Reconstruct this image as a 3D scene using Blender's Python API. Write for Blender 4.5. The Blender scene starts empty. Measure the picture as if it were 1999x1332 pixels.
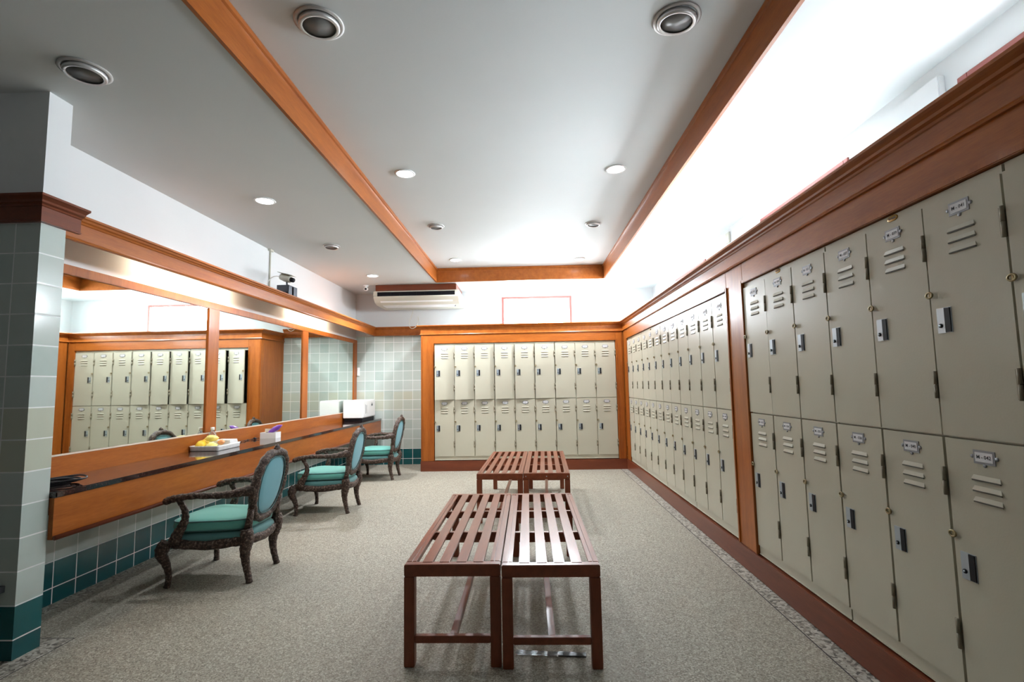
import bpy, bmesh, math, random
from mathutils import Vector, Matrix
random.seed(7)
S = bpy.context.scene
C = S.collection
PI = math.pi

# ------------------------------------------------------------------ camera
def make_camera():
    pitch, yaw, roll, h, f = .0888, .0305, -.0176, 1.2596, 973.7
    cp, sp = math.cos(pitch), math.sin(pitch)
    cy, sy = math.cos(yaw), math.sin(yaw)
    fw = Vector((-sy*cp, cy*cp, sp)); r0 = Vector((cy, sy, 0)); u0 = r0.cross(fw)
    cr, sr = math.cos(roll), math.sin(roll)
    r = cr*r0 + sr*u0; u = -sr*r0 + cr*u0
    cd = bpy.data.cameras.new('camera'); cam = bpy.data.objects.new('camera', cd); C.objects.link(cam)
    cd.sensor_width = 36; cd.lens = f/1999*36; cd.clip_start = .02
    m = Matrix((r, u, -fw)).transposed().to_4x4(); m.translation = Vector((0, 0, h))
    cam.matrix_world = m
    S.camera = cam
make_camera()
# ------------------------------------------------------------------ world, light levels, exposure
WORLD = .35          # overcast sky outside
PANE = 42.0
PANE_FAR = 44.0          # frosted panes lit by the sky
PANE_BACK = 36.0
PANE_NEAR = 12.0
TUBE = 36.0          # fluorescent tubes in the canopy
SPOT = 26.0          # watts of each lit downlight
LENS = 14.0
S.view_settings.view_transform = 'Standard'
S.view_settings.look = 'None'
S.view_settings.exposure = .54
S.view_settings.gamma = 1
S.view_settings.use_curve_mapping = False
w = bpy.data.worlds.new('sky'); S.world = w; w.use_nodes = True
w.node_tree.nodes['Background'].inputs[0].default_value = (.75, .85, 1, 1)
w.node_tree.nodes['Background'].inputs[1].default_value = WORLD

# ------------------------------------------------------------------ helpers
class MB:
    def __init__(s): s.v = []; s.f = []; s.m = []; s.sm = []
    def add(s, vs, fs, m=0, smooth=False):
        b = len(s.v); s.v += [tuple(x) for x in vs]
        for f in fs: s.f.append(tuple(b+i for i in f)); s.m.append(m); s.sm.append(smooth)
    def box(s, x0, x1, y0, y1, z0, z1, m=0):
        x0, x1 = min(x0, x1), max(x0, x1); y0, y1 = min(y0, y1), max(y0, y1); z0, z1 = min(z0, z1), max(z0, z1)
        s.add([(x0,y0,z0),(x1,y0,z0),(x1,y1,z0),(x0,y1,z0),(x0,y0,z1),(x1,y0,z1),(x1,y1,z1),(x0,y1,z1)],
              [(0,3,2,1),(4,5,6,7),(0,1,5,4),(1,2,6,5),(2,3,7,6),(3,0,4,7)], m)
    def prism(s, pts, axis, a, b, m=0):
        """pts: 2D outline; extruded along axis between a and b"""
        n = len(pts)
        def P(p, t): return {'X': (t, p[0], p[1]), 'Y': (p[0], t, p[1]), 'Z': (p[0], p[1], t)}[axis]
        vs = [P(p, a) for p in pts] + [P(p, b) for p in pts]
        fs = [tuple(range(n)), tuple(range(2*n-1, n-1, -1))] + [(i, i+n, (i+1) % n+n, (i+1) % n) for i in range(n)]
        s.add(vs, fs, m)
    def lathe(s, prof, n=24, m=0, c=(0, 0, 0), smooth=True, ax='Z', sx=1, sy=1):
        vs = []; fs = []
        k = len(prof)
        for i in range(n):
            a = 2*PI*i/n
            for r, z in prof:
                p = (r*math.cos(a)*sx, r*math.sin(a)*sy, z)
                if ax == 'Y': p = (p[0], p[2], p[1])
                if ax == 'X': p = (p[2], p[0], p[1])
                vs.append((p[0]+c[0], p[1]+c[1], p[2]+c[2]))
        for i in range(n):
            j = (i+1) % n
            for q in range(k-1): fs.append((i*k+q, j*k+q, j*k+q+1, i*k+q+1))
        s.add(vs, fs, m, smooth)
    def tube(s, pts, rad, n=8, m=0, closed=False, flat=1.0, up=None, smooth=True, caps=True):
        pts = [Vector(p) for p in pts]; k = len(pts)
        if not isinstance(rad, (list, tuple)): rad = [rad]*k
        vs = []; prev = None
        for i, p in enumerate(pts):
            a = pts[(i-1) % k] if (closed or i > 0) else pts[i]
            b = pts[(i+1) % k] if (closed or i < k-1) else pts[i]
            t = (b-a).normalized()
            if up is not None: nrm = Vector(up)
            elif prev is None: nrm = Vector((0, 0, 1)) if abs(t.z) < .9 else Vector((1, 0, 0))
            else: nrm = prev
            nrm = (nrm - t*nrm.dot(t)).normalized(); prev = nrm
            bn = t.cross(nrm)
            for j in range(n):
                q = 2*PI*j/n
                vs.append(p + nrm*math.cos(q)*rad[i] + bn*math.sin(q)*rad[i]*flat)
        fs = []
        for i in range(k if closed else k-1):
            i2 = (i+1) % k
            for j in range(n):
                j2 = (j+1) % n
                fs.append((i*n+j, i*n+j2, i2*n+j2, i2*n+j))
        if not closed and caps:
            fs.append(tuple(range(n-1, -1, -1))); fs.append(tuple((k-1)*n+j for j in range(n)))
        s.add(vs, fs, m, smooth)
    def sweep(s, path, prof, m=0, closed=False):
        """horizontal mitred moulding: path of (x,y), prof of (outward, z); outward is to the right of travel"""
        k = len(path); P = [Vector(p) for p in path]; n = len(prof); vs = []
        for i in range(k):
            if closed or 0 < i < k-1:
                d1 = (P[i]-P[i-1]).normalized(); d2 = (P[(i+1) % k]-P[i]).normalized()
                n1 = Vector((d1.y, -d1.x)); n2 = Vector((d2.y, -d2.x)); b = (n1+n2); o = b/(1+n1.dot(n2))
            else:
                d = (P[1]-P[0]).normalized() if i == 0 else (P[-1]-P[-2]).normalized(); o = Vector((d.y, -d.x))
            for a, z in prof: vs.append((P[i].x+o.x*a, P[i].y+o.y*a, z))
        fs = []
        for i in range(k if closed else k-1):
            i2 = (i+1) % k
            for j in range(n):
                j2 = (j+1) % n; fs.append((i*n+j, i2*n+j, i2*n+j2, i*n+j2))
        if not closed: fs.append(tuple(range(n-1, -1, -1))); fs.append(tuple((k-1)*n+j for j in range(n)))
        s.add(vs, fs, m)
    def rings(s, rings, m=0, smooth=True):
        """stack of closed loops, capped at both ends"""
        n = len(rings[0]); vs = [p for r in rings for p in r]; fs = []
        for i in range(len(rings)-1):
            for j in range(n):
                j2 = (j+1) % n; fs.append((i*n+j, i*n+j2, (i+1)*n+j2, (i+1)*n+j))
        fs.append(tuple(range(n-1, -1, -1))); fs.append(tuple((len(rings)-1)*n+j for j in range(n)))
        s.add(vs, fs, m, smooth)
    def mesh(s, name, mats, bevel=0):
        me = bpy.data.meshes.new(name); me.from_pydata(s.v, [], s.f)
        for mt in (mats if isinstance(mats, (list, tuple)) else [mats]): me.materials.append(mt)
        for p, mi, sm in zip(me.polygons, s.m, s.sm): p.material_index = mi; p.use_smooth = sm
        bm = bmesh.new(); bm.from_mesh(me)
        bmesh.ops.recalc_face_normals(bm, faces=bm.faces)
        if bevel:
            ed = [e for e in bm.edges if len(e.link_faces) == 2 and e.calc_face_angle(0) > .6]
            bmesh.ops.bevel(bm, geom=ed, offset=bevel, segments=2, affect='EDGES', clamp_overlap=True)
        bm.to_mesh(me); bm.free(); me.update()
        return me
    def build(s, name, mats, parent=None, loc=(0, 0, 0), bevel=0, rot=(0, 0, 0)):
        o = bpy.data.objects.new(name, s.mesh(name, mats, bevel)); C.objects.link(o)
        o.location = loc; o.rotation_euler = rot
        if parent: o.parent = parent
        return o
def thing(name, label, cat, loc=(0, 0, 0), rz=0, group=None):
    o = bpy.data.objects.new(name, None); C.objects.link(o); o.empty_display_size = .1
    o.location = loc; o.rotation_euler = (0, 0, rz)
    return tag(o, label, cat, group)
def tag(o, label, cat, group=None):
    o['label'] = label; o['category'] = cat
    if group: o['group'] = group
    return o
def struct(o): o['kind'] = 'structure'; return o
def copy_tree(o, parent=None):
    c = o.copy(); C.objects.link(c)
    if parent: c.parent = parent
    for ch in [x for x in bpy.data.objects if x.parent == o]: copy_tree(ch, c)
    return c
def smooth(pts, n=4, closed=False):
    """Catmull-Rom through points (tuples of any length)"""
    out = []; k = len(pts)
    for i in range(k if closed else k-1):
        g = lambda j: pts[j % k] if closed else pts[max(0, min(k-1, j))]
        p0, p1, p2, p3 = g(i-1), g(i), g(i+1), g(i+2)
        for q in range(n):
            t = q/n
            out.append(tuple(.5*((2*b)+(-a+c)*t+(2*a-5*b+4*c-d)*t*t+(-a+3*b-3*c+d)*t**3) for a, b, c, d in zip(p0, p1, p2, p3)))
    if not closed: out.append(tuple(pts[-1]))
    return out

# ------------------------------------------------------------------ materials
class NT:
    def __init__(s, name):
        s.mat = bpy.data.materials.new(name); s.mat.use_nodes = True; s.t = s.mat.node_tree
        s.b = s.t.nodes['Principled BSDF']
    def n(s, typ, **k):
        o = s.t.nodes.new(typ)
        for a, b in k.items(): setattr(o, a, b)
        return o
    def l(s, a, b): s.t.links.new(a, b)
    def set(s, **k):
        for a, b in k.items():
            i = s.b.inputs[a.replace('_', ' ')]
            i.default_value = (*b, 1) if isinstance(b, tuple) and len(b) == 3 else b
    def math(s, op, a, b=None, c=None):
        o = s.n('ShaderNodeMath', operation=op)
        for i, x in enumerate((a, b, c)):
            if x is None: continue
            if isinstance(x, (int, float)): o.inputs[i].default_value = x
            else: s.l(x, o.inputs[i])
        return o.outputs[0]
    def mix(s, fac, a, b, bt='MIX'):
        o = s.n('ShaderNodeMix', data_type='RGBA', blend_type=bt)
        for i, x in ((0, fac), (6, a), (7, b)):
            if isinstance(x, (int, float)): o.inputs[i].default_value = x
            elif isinstance(x, tuple): o.inputs[i].default_value = (*x, 1)
            else: s.l(x, o.inputs[i])
        return o.outputs[2]
    def pos(s, scale=(1, 1, 1)):
        tc = s.n('ShaderNodeTexCoord'); mp = s.n('ShaderNodeMapping'); mp.inputs['Scale'].default_value = scale
        s.l(tc.outputs['Object'], mp.inputs[0]); return mp.outputs[0]
    def noise(s, vec, scale, detail=2, rough=.5):
        o = s.n('ShaderNodeTexNoise'); o.inputs['Scale'].default_value = scale; o.inputs['Detail'].default_value = detail
        o.inputs['Roughness'].default_value = rough; s.l(vec, o.inputs['Vector']); return o.outputs[0]
    def ramp(s, f, pts):
        o = s.n('ShaderNodeValToRGB'); e = o.color_ramp.elements
        while len(e) < len(pts): e.new(.5)
        for x, (p, c) in zip(e, pts): x.position = p; x.color = (*c, 1)
        s.l(f, o.inputs[0]); return o.outputs[0]
    def bump(s, h, st=.2, d=.01):
        o = s.n('ShaderNodeBump'); o.inputs['Strength'].default_value = st; o.inputs['Distance'].default_value = d
        s.l(h, o.inputs['Height']); s.l(o.outputs[0], s.b.inputs['Normal'])
def plain(name, col, rough=.5, metal=0, **k):
    m = NT(name); m.set(Base_Color=col, Roughness=rough, Metallic=metal)
    for a, b in k.items(): m.set(**{a: b})
    return m.mat
def painted(name, col, rough=.6, amt=.06, scale=2.5, bump=.08):
    m = NT(name); v = m.pos(); n = m.noise(v, scale, 4)
    m.l(m.mix(n, tuple(c*(1-amt) for c in col), tuple(min(1, c*(1+amt)) for c in col)), m.b.inputs['Base Color'])
    m.set(Roughness=rough); m.bump(m.noise(v, 60, 3), bump, .004); return m.mat
def wood(name, a, b, rough=.34, scale=(1, 1, 1), coat=.12):
    m = NT(name); v = m.pos(scale)
    n = m.noise(v, 3, 6, .65); n2 = m.noise(m.pos(tuple(x*4 for x in scale)), 9, 3)
    f = m.math('MULTIPLY_ADD', n2, .35, m.math('MULTIPLY', n, .75))
    m.l(m.ramp(f, [(.3, a), (.72, b)]), m.b.inputs['Base Color'])
    m.set(Roughness=rough, Coat_Weight=coat, Coat_Roughness=.12, Specular_IOR_Level=.28)
    m.bump(n2, .05, .003); return m.mat
def emit(name, col, st):
    m = NT(name); m.set(Base_Color=(.8, .8, .8), Emission_Color=col, Emission_Strength=st, Roughness=.5); return m.mat

M = {}
WA, WB = (.23, .055, .008), (.42, .125, .020)
M['wood_y'] = wood('varnished_wood_along_y', WA, WB, scale=(5, .5, 5))
M['wood_x'] = wood('varnished_wood_along_x', WA, WB, scale=(.5, 5, 5))
M['wood_z'] = wood('varnished_wood_upright', WA, WB, scale=(5, 5, .5))
M['red_wood'] = wood('varnished_red_wood', (.12, .030, .014), (.20, .052, .022), scale=(.5, 5, 5), rough=.28)
M['red_wood_y'] = wood('varnished_red_wood_along_y', (.12, .030, .014), (.20, .052, .022), scale=(5, .5, 5), rough=.28)
M['red_wood_z'] = wood('varnished_red_wood_upright', (.12, .030, .014), (.20, .052, .022), scale=(5, 5, .5), rough=.28)
M['bench_y'] = wood('bench_wood_long', (.16, .042, .020), (.29, .080, .036), scale=(6, .6, 6), rough=.30, coat=.3)
M['bench_z'] = wood('bench_wood_leg', (.16, .042, .020), (.29, .080, .036), scale=(6, 6, .6), rough=.35)
M['plaster'] = painted('white_plaster', (.74, .76, .76), .7, .03)
M['ceil'] = painted('ceiling_paint', (.68, .72, .72), .75, .05, 1.3)
M['frame_red'] = plain('red_brown_window_paint', (.30, .085, .07), .5)
M['steel_paint'] = None
def locker_mat():
    m = NT('beige_locker_enamel'); v = m.pos(); g = m.n('ShaderNodeNewGeometry')
    n = m.noise(g.outputs['Position'], 1.7, 4, .6); n2 = m.noise(g.outputs['Position'], 11, 5, .7)
    base = m.mix(n, (.47, .448, .35), (.54, .518, .415))
    rust = m.ramp(n2, [(.70, (0, 0, 0)), (.78, (1, 1, 1))])
    sp = m.math('MULTIPLY', rust, m.ramp(n, [(.55, (0, 0, 0)), (.68, (.6, .6, .6))]))
    m.l(m.mix(sp, base, (.28, .15, .06)), m.b.inputs['Base Color'])
    m.set(Roughness=.33); m.bump(m.noise(g.outputs['Position'], 140, 2), .12, .002); return m.mat
M['locker'] = locker_mat()
M['inside_shade'] = plain('locker_inside_shade', (.10, .095, .075), .7)  # shade inside the lockers and louvre slots, put into the colour
M['hinge'] = plain('worn_hinge_metal', (.25, .22, .155), .5, .2)
M['chrome'] = plain('chrome', (.62, .66, .70), .25, 1)
M['latch'] = plain('latch_steel', (.45, .52, .58), .35, .7)
M['black'] = plain('black_plastic', (.010, .010, .014), .55, 0, Specular_IOR_Level=.25)
M['card'] = plain('white_card', (.74, .74, .76), .6)
M['card_frame'] = plain('grey_card_holder', (.28, .29, .31), .45, .4)
M['ink'] = plain('ink', (.03, .03, .04), .7)
M['gold'] = plain('gold_badge', (.45, .27, .07), .4, .5)
M['brass'] = plain('brass_ring', (.30, .24, .13), .4, .8)

def tile_mat(name, axis, t=.1567, a0=0.0):
    """glazed tiles on a wall; axis = horizontal world axis of that wall"""
    m = NT(name); g = m.n('ShaderNodeNewGeometry'); sx = m.n('ShaderNodeSeparateXYZ'); m.l(g.outputs['Position'], sx.inputs[0])
    h = sx.outputs[axis]; z = sx.outputs['Z']
    u = m.math('DIVIDE', m.math('SUBTRACT', h, a0), t); v = m.math('DIVIDE', m.math('SUBTRACT', z, .094), t)
    fu = m.math('FRACT', u); fv = m.math('FRACT', v); gw = .020
    def edge(f): return m.math('MINIMUM', f, m.math('SUBTRACT', 1, f))
    d = m.math('MINIMUM', edge(fu), edge(fv)); gr = m.math('LESS_THAN', d, gw)
    cell = m.n('ShaderNodeCombineXYZ'); m.l(m.math('FLOOR', u), cell.inputs[0]); m.l(m.math('FLOOR', v), cell.inputs[1])
    wn = m.n('ShaderNodeTexWhiteNoise'); m.l(cell.outputs[0], wn.inputs[0]); r = wn.outputs['Value']
    n = m.noise(g.outputs['Position'], 14, 3)
    pale = m.mix(r, (.38, .47, .43), (.50, .57, .53))
    pale = m.mix(m.math('MULTIPLY', n, .35), pale, (.58, .62, .60))
    # two courses of sand coloured tile at counter height
    band = m.math('MULTIPLY', m.math('GREATER_THAN', z, .877), m.math('LESS_THAN', z, 1.19))
    pale = m.mix(m.math('MULTIPLY', band, m.math('MULTIPLY', r, .75)), pale, (.50, .50, .36))
    teal = m.mix(r, (.004, .075, .085), (.008, .115, .12))
    col = m.mix(m.math('LESS_THAN', z, .2507), pale, teal)
    m.l(m.mix(gr, col, (.78, .80, .79)), m.b.inputs['Base Color'])
    m.l(m.math('MULTIPLY_ADD', gr, .5, .13), m.b.inputs['Roughness'])
    hgt = m.math('MULTIPLY_ADD', m.noise(g.outputs['Position'], 9, 2), .5, m.math('MINIMUM', m.math('MULTIPLY', d, 22), 1))
    m.bump(hgt, .10, .003); return m.mat
M['tile_y'] = tile_mat('glazed_tile_side', 'Y', a0=3.0316)
M['tile_x'] = tile_mat('glazed_tile_end', 'X', t=.160, a0=-2.557)
M['tile_px'] = tile_mat('glazed_tile_pillar_front', 'X', t=.1567, a0=-2.60)
M['tile_py'] = tile_mat('glazed_tile_pillar_side', 'Y', t=.1567, a0=2.398)

def floor_mat():
    m = NT('pebbled_terrazzo'); g = m.n('ShaderNodeNewGeometry'); p = g.outputs['Position']
    sx = m.n('ShaderNodeSeparateXYZ'); m.l(p, sx.inputs[0]); X, Y = sx.outputs[0], sx.outputs[1]
    vo = m.n('ShaderNodeTexVoronoi'); vo.inputs['Scale'].default_value = 170; m.l(p, vo.inputs['Vector'])
    sc = m.n('ShaderNodeSeparateColor'); m.l(vo.outputs['Color'], sc.inputs[0])
    col = m.ramp(sc.outputs[0], [(0, (.12, .108, .08)), (.35, (.285, .262, .205)), (.75, (.385, .36, .29)), (1, (.58, .56, .48))])
    lg = m.noise(p, 1.1, 4); col = m.mix(m.math('MULTIPLY', lg, .45), col, (.27, .25, .20))
    v2 = m.n('ShaderNodeTexVoronoi'); v2.inputs['Scale'].default_value = 75; m.l(p, v2.inputs['Vector'])
    s2 = m.n('ShaderNodeSeparateColor'); m.l(v2.outputs['Color'], s2.inputs[0])
    strip = m.ramp(s2.outputs[0], [(0, (.08, .072, .06)), (.35, (.28, .26, .21)), (1, (.50, .48, .42))])
    def rng(v, a, b): return m.math('MULTIPLY', m.math('GREATER_THAN', v, a), m.math('LESS_THAN', v, b))
    sr = m.math('GREATER_THAN', X, 1.350)
    sl = m.math('LESS_THAN', X, -2.79)
    sp = m.math('MULTIPLY', m.math('LESS_THAN', X, -2.365), m.math('LESS_THAN', Y, 2.625))
    sa = m.math('MAXIMUM', sr, m.math('MAXIMUM', sl, sp))
    col = m.mix(sa, col, strip)
    l1 = rng(X, 1.346, 1.353)
    l2 = m.math('MULTIPLY', rng(X, -2.368, -2.362), m.math('LESS_THAN', Y, 2.628))
    l3 = m.math('MULTIPLY', rng(Y, 2.622, 2.628), rng(X, -2.55, -2.362))
    ln = m.math('MAXIMUM', l1, m.math('MAXIMUM', l2, l3))
    m.l(m.mix(ln, col, (.025, .022, .02)), m.b.inputs['Base Color'])
    m.set(Roughness=.62); m.bump(sc.outputs[1], .25, .0015); return m.mat
M['floor'] = floor_mat()
M['counter'] = NT('polished_dark_granite')
_c = M['counter']; _v = _c.pos(); _c.l(_c.ramp(_c.noise(_v, 90, 4, .7), [(.42, (.010, .006, .006)), (.6, (.05, .022, .018)), (.8, (.16, .09, .08))]), _c.b.inputs['Base Color'])
_c.set(Roughness=.08, Coat_Weight=.6, Coat_Roughness=.03); M['counter'] = _c.mat
M['mirror'] = plain('silvered_glass', (.80, .86, .82), .015, 1)
M['tube'] = emit('lit_fluorescent_tube', (1, .90, .68), TUBE)
M['lens_on'] = emit('lit_lamp_lens', (.93, .95, 1), LENS)
M['lens_off'] = plain('dark_lamp_glass', (.16, .16, .155), .35)
M['ring'] = plain('lamp_ring_metal', (.55, .54, .52), .4, .2)
M['rim'] = plain('lamp_rim_metal', (.70, .70, .70), .35, .6)
M['darkened_plaster'] = painted('plaster_darkened_for_bounce', (.36, .355, .345), .8, .05)  # plaster of the unseen walls, darkened to cut bounced light
M['pane'] = emit('daylit_frosted_pane', (.84, .93, 1), PANE)
M['pane_f'] = emit('daylit_frosted_pane_far', (.84, .93, 1), PANE_FAR)
M['pane_n'] = emit('daylit_frosted_pane_near', (.84, .93, 1), PANE_NEAR)
M['pane_b'] = emit('daylit_frosted_pane_end', (.84, .93, 1), PANE_BACK)
M['white_plastic'] = plain('white_plastic', (.86, .87, .86), .35)
M['cream_plastic'] = plain('cream_plastic', (.60, .59, .50), .4)
M['grey_metal'] = plain('grey_metal', (.09, .10, .12), .5, .3)
def chair_wood():
    m = NT('carved_dark_walnut'); v = m.pos(); n = m.noise(v, 75, 3, .6); n2 = m.noise(v, 160, 2)
    m.l(m.ramp(n, [(.38, (.022, .011, .008)), (.53, (.070, .038, .027)), (.68, (.24, .185, .145))]), m.b.inputs['Base Color'])
    m.set(Roughness=.5); m.bump(m.math('ADD', n, m.math('MULTIPLY', n2, .5)), .8, .008); return m.mat
M['walnut'] = chair_wood()
def fabric(name, a, b):
    m = NT(name); v = m.pos(); n = m.noise(v, 7, 3)
    m.l(m.mix(n, a, b), m.b.inputs['Base Color']); m.set(Roughness=.7, Sheen_Weight=.25)
    m.bump(m.noise(v, 350, 2), .15, .002); return m.mat
M['teal'] = fabric('teal_satin_cushion', (.10, .40, .345), (.14, .48, .42))
M['teal_side'] = fabric('teal_satin_piping', (.045, .15, .15), (.06, .18, .18))
M['teal_dark'] = fabric('dull_teal_seat_fabric', (.06, .19, .19), (.08, .23, .23))
M['blue_teal'] = fabric('blue_teal_back_fabric', (.11, .33, .40), (.14, .39, .46))
M['towel'] = painted('white_towel', (.88, .88, .88), .9, .05, 8, .3)
M['yellow'] = painted('yellow_wrapper', (.92, .62, .05), .45, .15, 20)
M['pale_yellow'] = painted('pale_yellow_wrapper', (.88, .78, .22), .45, .12, 20)
M['orange'] = plain('orange_wrapper', (.75, .33, .12), .5)
M['purple'] = painted('purple_wrapper', (.22, .07, .48), .3, .35, 25)
M['paper'] = plain('printed_cream_card', (.70, .66, .52), .6)
M['clear'] = plain('clear_plastic', (.9, .93, .95), .08, 0, Transmission_Weight=.9, IOR=1.45)
M['cap'] = plain('white_bottle_cap', (.85, .85, .85), .4)

# ------------------------------------------------------------------ room dimensions (metres)
XR, XL, XW = 1.449, 1.470, -2.887
YB, YW = 7.553, 8.268
ZC, ZT = 2.837, 3.044
XU = 2.10                      # upper right wall
YN = -2.6                      # wall behind the camera
XF = -4.6                      # far left side of the space before the pillar
TX0, TX1, TY1, TY0 = -1.346, 1.161, 7.385, -1.2

# ------------------------------------------------------------------ shell
b = MB(); b.box(XF-.1, XU+.2, YN-.1, YW+.2, -.12, 0); struct(b.build('floor', M['floor']))
b = MB()
for q in ((XF, TX0-.02, YN, YW), (TX1+.02, XU+.16, YN, YW), (TX0-.02, TX1+.02, TY1+.02, YW), (TX0-.02, TX1+.02, YN, TY0-.02)):
    b.box(*q, ZC, ZC+.1)
b.box(TX0-.02, TX1+.02, TY0-.02, TY1+.02, ZT, ZT+.1)
struct(b.build('ceiling', M['ceil']))
b = MB(); b.box(XW-.15, XW, 2.545, YW, 0, 2.06, 0); b.box(XW-.15, XW, 2.545, YW, 2.06, ZC, 1)
struct(b.build('wall_left', [M['tile_y'], M['plaster']]))
b = MB(); b.box(XF-.15, XF, YN, 2.545, 0, ZC); struct(b.build('wall_far_left', M['darkened_plaster']))
b = MB(); b.box(XF, XU+.16, YN-.15, YN, 0, ZC); struct(b.build('wall_near', M['darkened_plaster']))
# back wall with its window opening
WX0, WX1, WZ0, WZ1 = -.412, .752, 2.20, 2.738
b = MB(); b.box(XW-.15, XU+.16, YW, YW+.15, 0, 2.12, 0)
b.box(XW-.15, WX0, YW, YW+.15, 2.12, ZC, 1); b.box(WX1, XU+.16, YW, YW+.15, 2.12, ZC, 1)
b.box(WX0, WX1, YW, YW+.15, 2.12, WZ0, 1); b.box(WX0, WX1, YW, YW+.15, WZ1, ZC, 1)
struct(b.build('wall_back', [M['tile_x'], M['plaster']]))
# right wall above the lockers
wins = [(5.77, 6.95), (3.17, 4.39), (1.15, 2.345)]
RZ0, RZ1 = 2.24, 2.69
b = MB(); b.box(XU, XU+.15, YN, YW, 0, RZ0); b.box(XU, XU+.15, YN, YW, RZ1, ZC)
ys = [YN] + [y for p in sorted(wins) for y in p] + [YW]
for i in range(0, len(ys), 2): b.box(XU, XU+.15, ys[i], ys[i+1], RZ0, RZ1)
struct(b.build('wall_right', M['plaster']))
def window(n, horiz, a0, a1, z0, z1, plane, pane, fr=.042):
    """horiz 'X': in the back wall, 'Y': in the right wall"""
    f = MB(); p = MB()
    def bx(m, a, c, za, zb, d0, d1):
        if horiz == 'X': m.box(a, c, plane+d0, plane+d1, za, zb)
        else: m.box(plane+d0, plane+d1, a, c, za, zb)
    bx(f, a0, a0+fr, z0, z1, -.012, .07); bx(f, a1-fr, a1, z0, z1, -.012, .07)
    bx(f, a0+fr, a1-fr, z1-fr, z1, -.012, .07); bx(f, a0+fr, a1-fr, z0, z0+fr, -.012, .07)
    o = struct(f.build('window_%d' % n, M['frame_red'], bevel=.003))
    bx(p, a0+fr, a1-fr, z0+fr, z1-fr, .045, .055)
    p.build('window_pane', pane, o)
window(1, 'X', WX0, WX1, WZ0, WZ1, YW, M['pane_b'], .036)
for i, (a, c) in enumerate(wins): window(i+2, 'Y', a, c, RZ0, RZ1, XU, (M['pane_f'], M['pane'], M['pane_n'])[i], .055 if i == 2 else .042)
# shallow pilaster on the right wall
b = MB(); b.box(XU-.035, XU, 2.42, 2.72, 2.19, 2.76); struct(b.build('wall_pilaster', M['plaster'], bevel=.004))

# pillar at the left
PX, PY0, PY1 = -2.4706, 2.4071, 2.5455
b = MB()
b.box(XF, PX-.004, PY0+.004, PY1, 0, ZC, 2)
b.box(XF, PX-.004, PY0, PY0+.004, 0, 2.14, 0); b.box(PX-.004, PX, PY0, PY1, 0, 2.14, 1)
struct(b.build('wall_pillar', [M['tile_px'], M['tile_py'], M['plaster']]))
CAP = [(0, 2.132), (.022, 2.132), (.022, 2.139), (.016, 2.142), (.016, 2.212), (.022, 2.214), (.026, 2.222), (.040, 2.228), (.044, 2.238), (.060, 2.248), (.070, 2.252), (.070, 2.263), (0, 2.263)]
b = MB(); b.sweep([(XF+.01, PY0), (PX, PY0), (PX, PY1+.07)], CAP)
struct(b.build('trim_1', M['red_wood_y']))

# ------------------------------------------------------------------ ceiling tray boards
TB = [(0, ZC-.006), (.02, ZC-.006), (.02, ZT-.035), (.032, ZT-.030), (.036, ZT-.012), (.030, ZT), (0, ZT)]
b = MB(); b.sweep([(TX0-.02, TY0-.02), (TX0-.02, TY1+.02), (TX1+.02, TY1+.02), (TX1+.02, TY0-.02)], TB, closed=True)
struct(b.build('trim_2', M['wood_y']))

# ------------------------------------------------------------------ locker surround, cornice and baseboards
COR = [(-.03, 2.050), (.012, 2.050), (.016, 2.056), (.012, 2.064), (.006, 2.068), (.006, 2.140), (.012, 2.144), (.016, 2.152), (.030, 2.158), (.034, 2.168), (.050, 2.176), (.060, 2.182), (.060, 2.194), (-.03, 2.194)]

b = MB(); b.sweep([(-1.625, YW-.004), (-1.625, YB), (XR, YB), (XR, -.6)], COR)
struct(b.build('trim_3', M['wood_y']))
def bead(m, a0, a1, z0, z1, plane, horiz, wd=.016, out=.007, sides='lrtb'):
    def bx(p, q, za, zb):
        if horiz == 'X': m.box(p, q, plane-out, plane+.004, za, zb)
        else: m.box(plane-out, plane+.004, p, q, za, zb)
    if 'l' in sides: bx(a0, a0+wd, z0, z1)
    if 'r' in sides: bx(a1-wd, a1, z0, z1)
    if 't' in sides: bx(a0+wd, a1-wd, z1-wd, z1)
    if 'b' in sides: bx(a0+wd, a1-wd, z0, z0+wd)
BH = .150
b = MB()
b.box(-1.625, -1.424, YB, YB+.05, BH, 2.052); b.box(1.329, XR-.001, YB, YB+.05, BH, 2.052)
bead(b, -1.446, 1.351, BH+.004, 1.934, YB, 'X', .020, .008, 'lrt')
bead(b, -1.612, XR-.02, BH+.004, 2.046, YB, 'X', .012, .006, 'lr')
b.box(-1.625, -1.605, YB+.05, YW-.003, 0, 2.052)
struct(b.build('trim_4', M['wood_z'], bevel=.003))
b = MB(); b.box(-1.424, 1.329, YB, YB+.05, 1.914, 2.052); struct(b.build('trim_5', M['wood_x'], bevel=.002))
b = MB(); b.box(-1.631, XR-.001, YB-.006, YB+.05, 0, BH); b.box(-1.631, -1.6255, YB+.0505, YW-.003, 0, .10)
struct(b.build('baseboard_back', M['red_wood'], bevel=.004))
b = MB()
for a, c in ((3.346, 3.617), (7.283, YB-.009), (.30, .595)): b.box(XR, XR+.05, a, c, BH, 2.052)
bead(b, 3.600, 7.298, BH+.004, 1.934, XR, 'Y', .022, .009, 'lrt')
bead(b, .575, 3.366, BH+.004, 1.934, XR, 'Y', .022, .009, 'lrt')
b.box(XR, XR+.05, -.6, .298, 0, 2.052)
struct(b.build('trim_6', M['wood_z'], bevel=.003))
b = MB(); b.box(XR, XR+.05, .596, 3.345, 1.914, 2.052); b.box(XR, XR+.05, 3.618, 7.282, 1.914, 2.052)
struct(b.build('trim_7', M['wood_y'], bevel=.002))
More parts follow.
